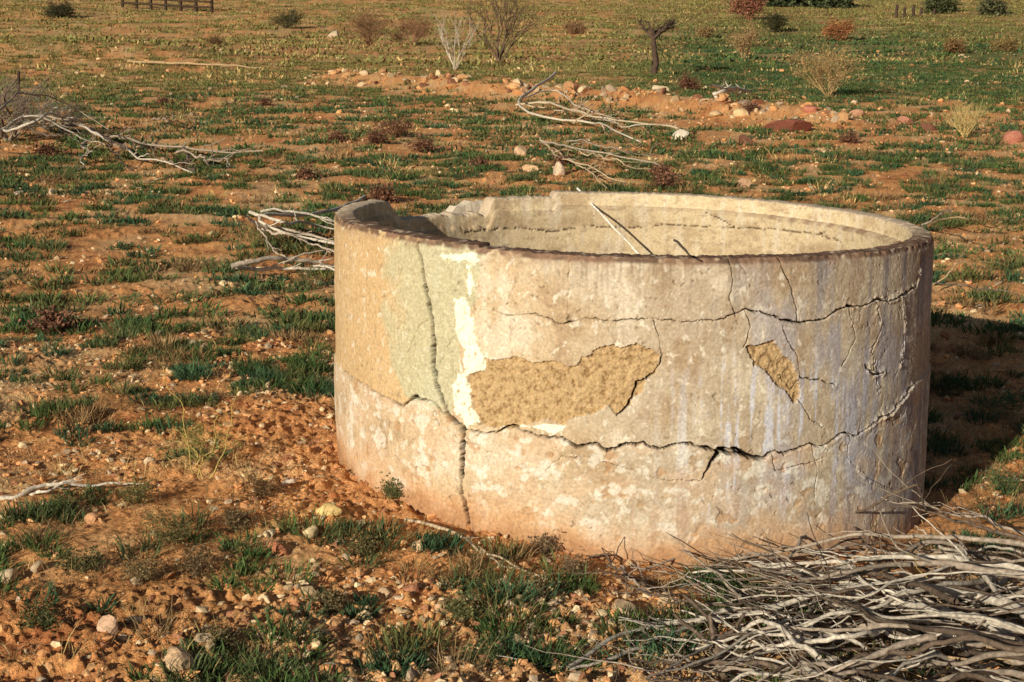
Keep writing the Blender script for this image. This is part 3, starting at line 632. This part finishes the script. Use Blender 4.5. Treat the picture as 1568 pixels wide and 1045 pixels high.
shrub("desert_bush",565,70,60,1.2,20,(.3,.17,.10),.018,3,3,(.30,.17,.09),2400,.045)
shrub("desert_bush",630,70,50,1.4,18,(.3,.17,.10),.018,3,3,(.32,.16,.09),2000,.045)
shrub("desert_bush",440,44,36,1.9,18,(.12,.1,.06),.03,2,3,(.10,.088,.04),1400,.06)
shrub("desert_bush",90,28,34,1.9,20,(.08,.07,.04),.03,2,3,(.06,.06,.03),2000,.08)
shrub("desert_bush",1460,82,26,1.5,14,(.3,.2,.1),.02,2,3,(.28,.16,.07),1100,.06)
shrub("desert_bush",1540,80,26,1.5,14,(.3,.2,.1),.02,2,3,(.30,.2,.08),1100,.06)
shrub("desert_bush",880,52,22,1.6,14,(.3,.2,.1),.02,2,3,(.30,.17,.09),1100,.07)
shrub("desert_bush",1080,60,26,1.6,14,(.3,.2,.1),.02,2,3,(.34,.22,.10),1100,.06)
shrub("desert_bush",330,70,18,1.6,12,(.2,.12,.08),.02,2,3,(.22,.13,.07),800,.05)
shrub("desert_bush",1200,10,16,1.6,14,(.1,.1,.06),.1,2,3,(.06,.075,.035),1400,.4)
shrub("desert_bush",1270,12,16,1.6,14,(.1,.1,.06),.1,2,3,(.07,.085,.04),1400,.4)
shrub("desert_bush",1440,20,26,1.8,16,(.1,.1,.06),.06,2,3,(.09,.10,.045),1800,.2)
shrub("desert_bush",1520,24,18,1.8,14,(.1,.1,.06),.06,2,3,(.12,.12,.06),1400,.2)
shrub("desert_bush",1055,140,24,1.2,12,(.2,.1,.07),.012,2,3,(.22,.10,.06),700,.04)
shrub("yellow_grass_clump",1478,210,66,.9,32,(.56,.42,.18),.006,2,3)
shrub("dry_shrub",15,218,125,1.1,24,(.28,.22,.18),.014,3,3)
shrub("dry_shrub",85,205,75,1.7,18,(.24,.19,.14),.012,3,3)
for (u,v,h) in [(605,212,40),(645,232,28),(575,222,22),(515,218,16),(405,162,12),(70,240,22),(585,310,24),(1010,275,22),(1020,290,18),(735,260,14),(75,510,24),(470,275,14),(860,255,14),(1300,220,14),(1150,170,12),(250,160,12)]:
    shrub("brown_weed",u,v,h,1.3,14,(.20,.095,.06),.005,2,3,(.22,.105,.065),460,.032)
for (u,v,h,cc) in [(250,845,80,(.20,.17,.07)),(310,715,95,(.34,.30,.10)),(215,900,60,(.28,.2,.1)),(470,440,45,(.2,.17,.08)),(700,950,60,(.2,.2,.08)),(830,850,40,(.3,.2,.12)),(820,920,55,(.38,.28,.15)),(90,790,50,(.10,.13,.05)),(390,380,50,(.3,.26,.1)),(600,770,40,(.14,.15,.06)),(1535,760,60,(.10,.15,.06)),(1540,640,70,(.10,.15,.06)),
   (120,880,60,(.12,.12,.05)),(300,880,60,(.22,.15,.08)),(360,820,50,(.25,.17,.09)),(60,960,60,(.10,.11,.045)),(400,760,45,(.2,.12,.06)),(560,850,40,(.2,.16,.07)),(740,1010,60,(.12,.15,.06)),(210,770,60,(.2,.18,.07)),(500,930,50,(.24,.18,.09)),(330,1000,50,(.16,.13,.06)),(880,890,50,(.3,.2,.12))]:
    shrub("weed_clump",u,v,h,.95,13,cc,.0015,2,3,np.array(cc)*.85,320,.010)
st=Col()
for (a,b_) in [((300,728),(238,560)),((310,735),(255,660)),((320,735),(358,600)),((300,730),(330,640)),((1440,990),(1420,900)),((1436,985),(1395,850))]:
    p=G(*a); d=ray(*b_); t=p[1]/d[1]; q=O+d*t; q[1]+=.05; m=(p+q)/2+[.03,0,.02]; st.tube(curve([p,m,q],14,.02),np.linspace(.002,.0009,14),(.5,.38,.12),5)
st.out("dry_stalks")
def box(c,p,q,w_,col):
    c.tube(np.linspace(p,q,4),np.full(4,w_),col,4)
fe=Col(); a=G(188,12); b_=G(325,20)
for k in range(7):
    p=a+(b_-a)*k/6; p[2]=Zc(p[0],p[1]); box(fe,p,p+[0,0,1.5],.10,(.06,.04,.03))
for hz in (.35,.7,1.05,1.35): box(fe,[a[0],a[1]-.1,Zc(a[0],a[1])+hz],[b_[0],b_[1]-.1,Zc(b_[0],b_[1])+hz],.07,(.07,.045,.03))
fe.out("wooden_fence")
for (u,v,hpx) in [(1372,28,20),(1384,30,18),(1398,26,18),(1410,24,12),(1430,24,10),(448,30,14),(28,170,60)]:
    p=G(u,v); c=Col(); hgt=hpx/F*p[1]; box(c,p-[0,0,.1],p+[.04,0,hgt],2.2/F*p[1],(.07,.045,.035)); c.out("fence_post")
# ------------------------------------------------------------------ light
AZ=math.radians(31); EL=math.radians(17.5)
sun=bpy.data.lights.new("sun",'SUN'); sun.energy=5.0; sun.angle=math.radians(.5); sun.color=(1,.93,.74)
so=bpy.data.objects.new("sun",sun); link(so)
tos=Vector((-math.sin(AZ)*math.cos(EL),-math.cos(AZ)*math.cos(EL),math.sin(EL)))
so.rotation_euler=tos.to_track_quat('Z','Y').to_euler(); so.location=(-5,-8,8)
wd=bpy.data.worlds.new("World"); scene.world=wd; wd.use_nodes=True; nt=wd.node_tree
sk=nt.nodes.new("ShaderNodeTexSky"); sk.sky_type='NISHITA'; sk.sun_disc=False; sk.sun_elevation=EL; sk.sun_rotation=math.radians(180)+AZ
bg=nt.nodes["Background"]; bg.inputs[1].default_value=0.05; nt.links.new(sk.outputs[0],bg.inputs[0])
scene.view_settings.view_transform='Standard'; scene.view_settings.look='None'; scene.view_settings.exposure=0
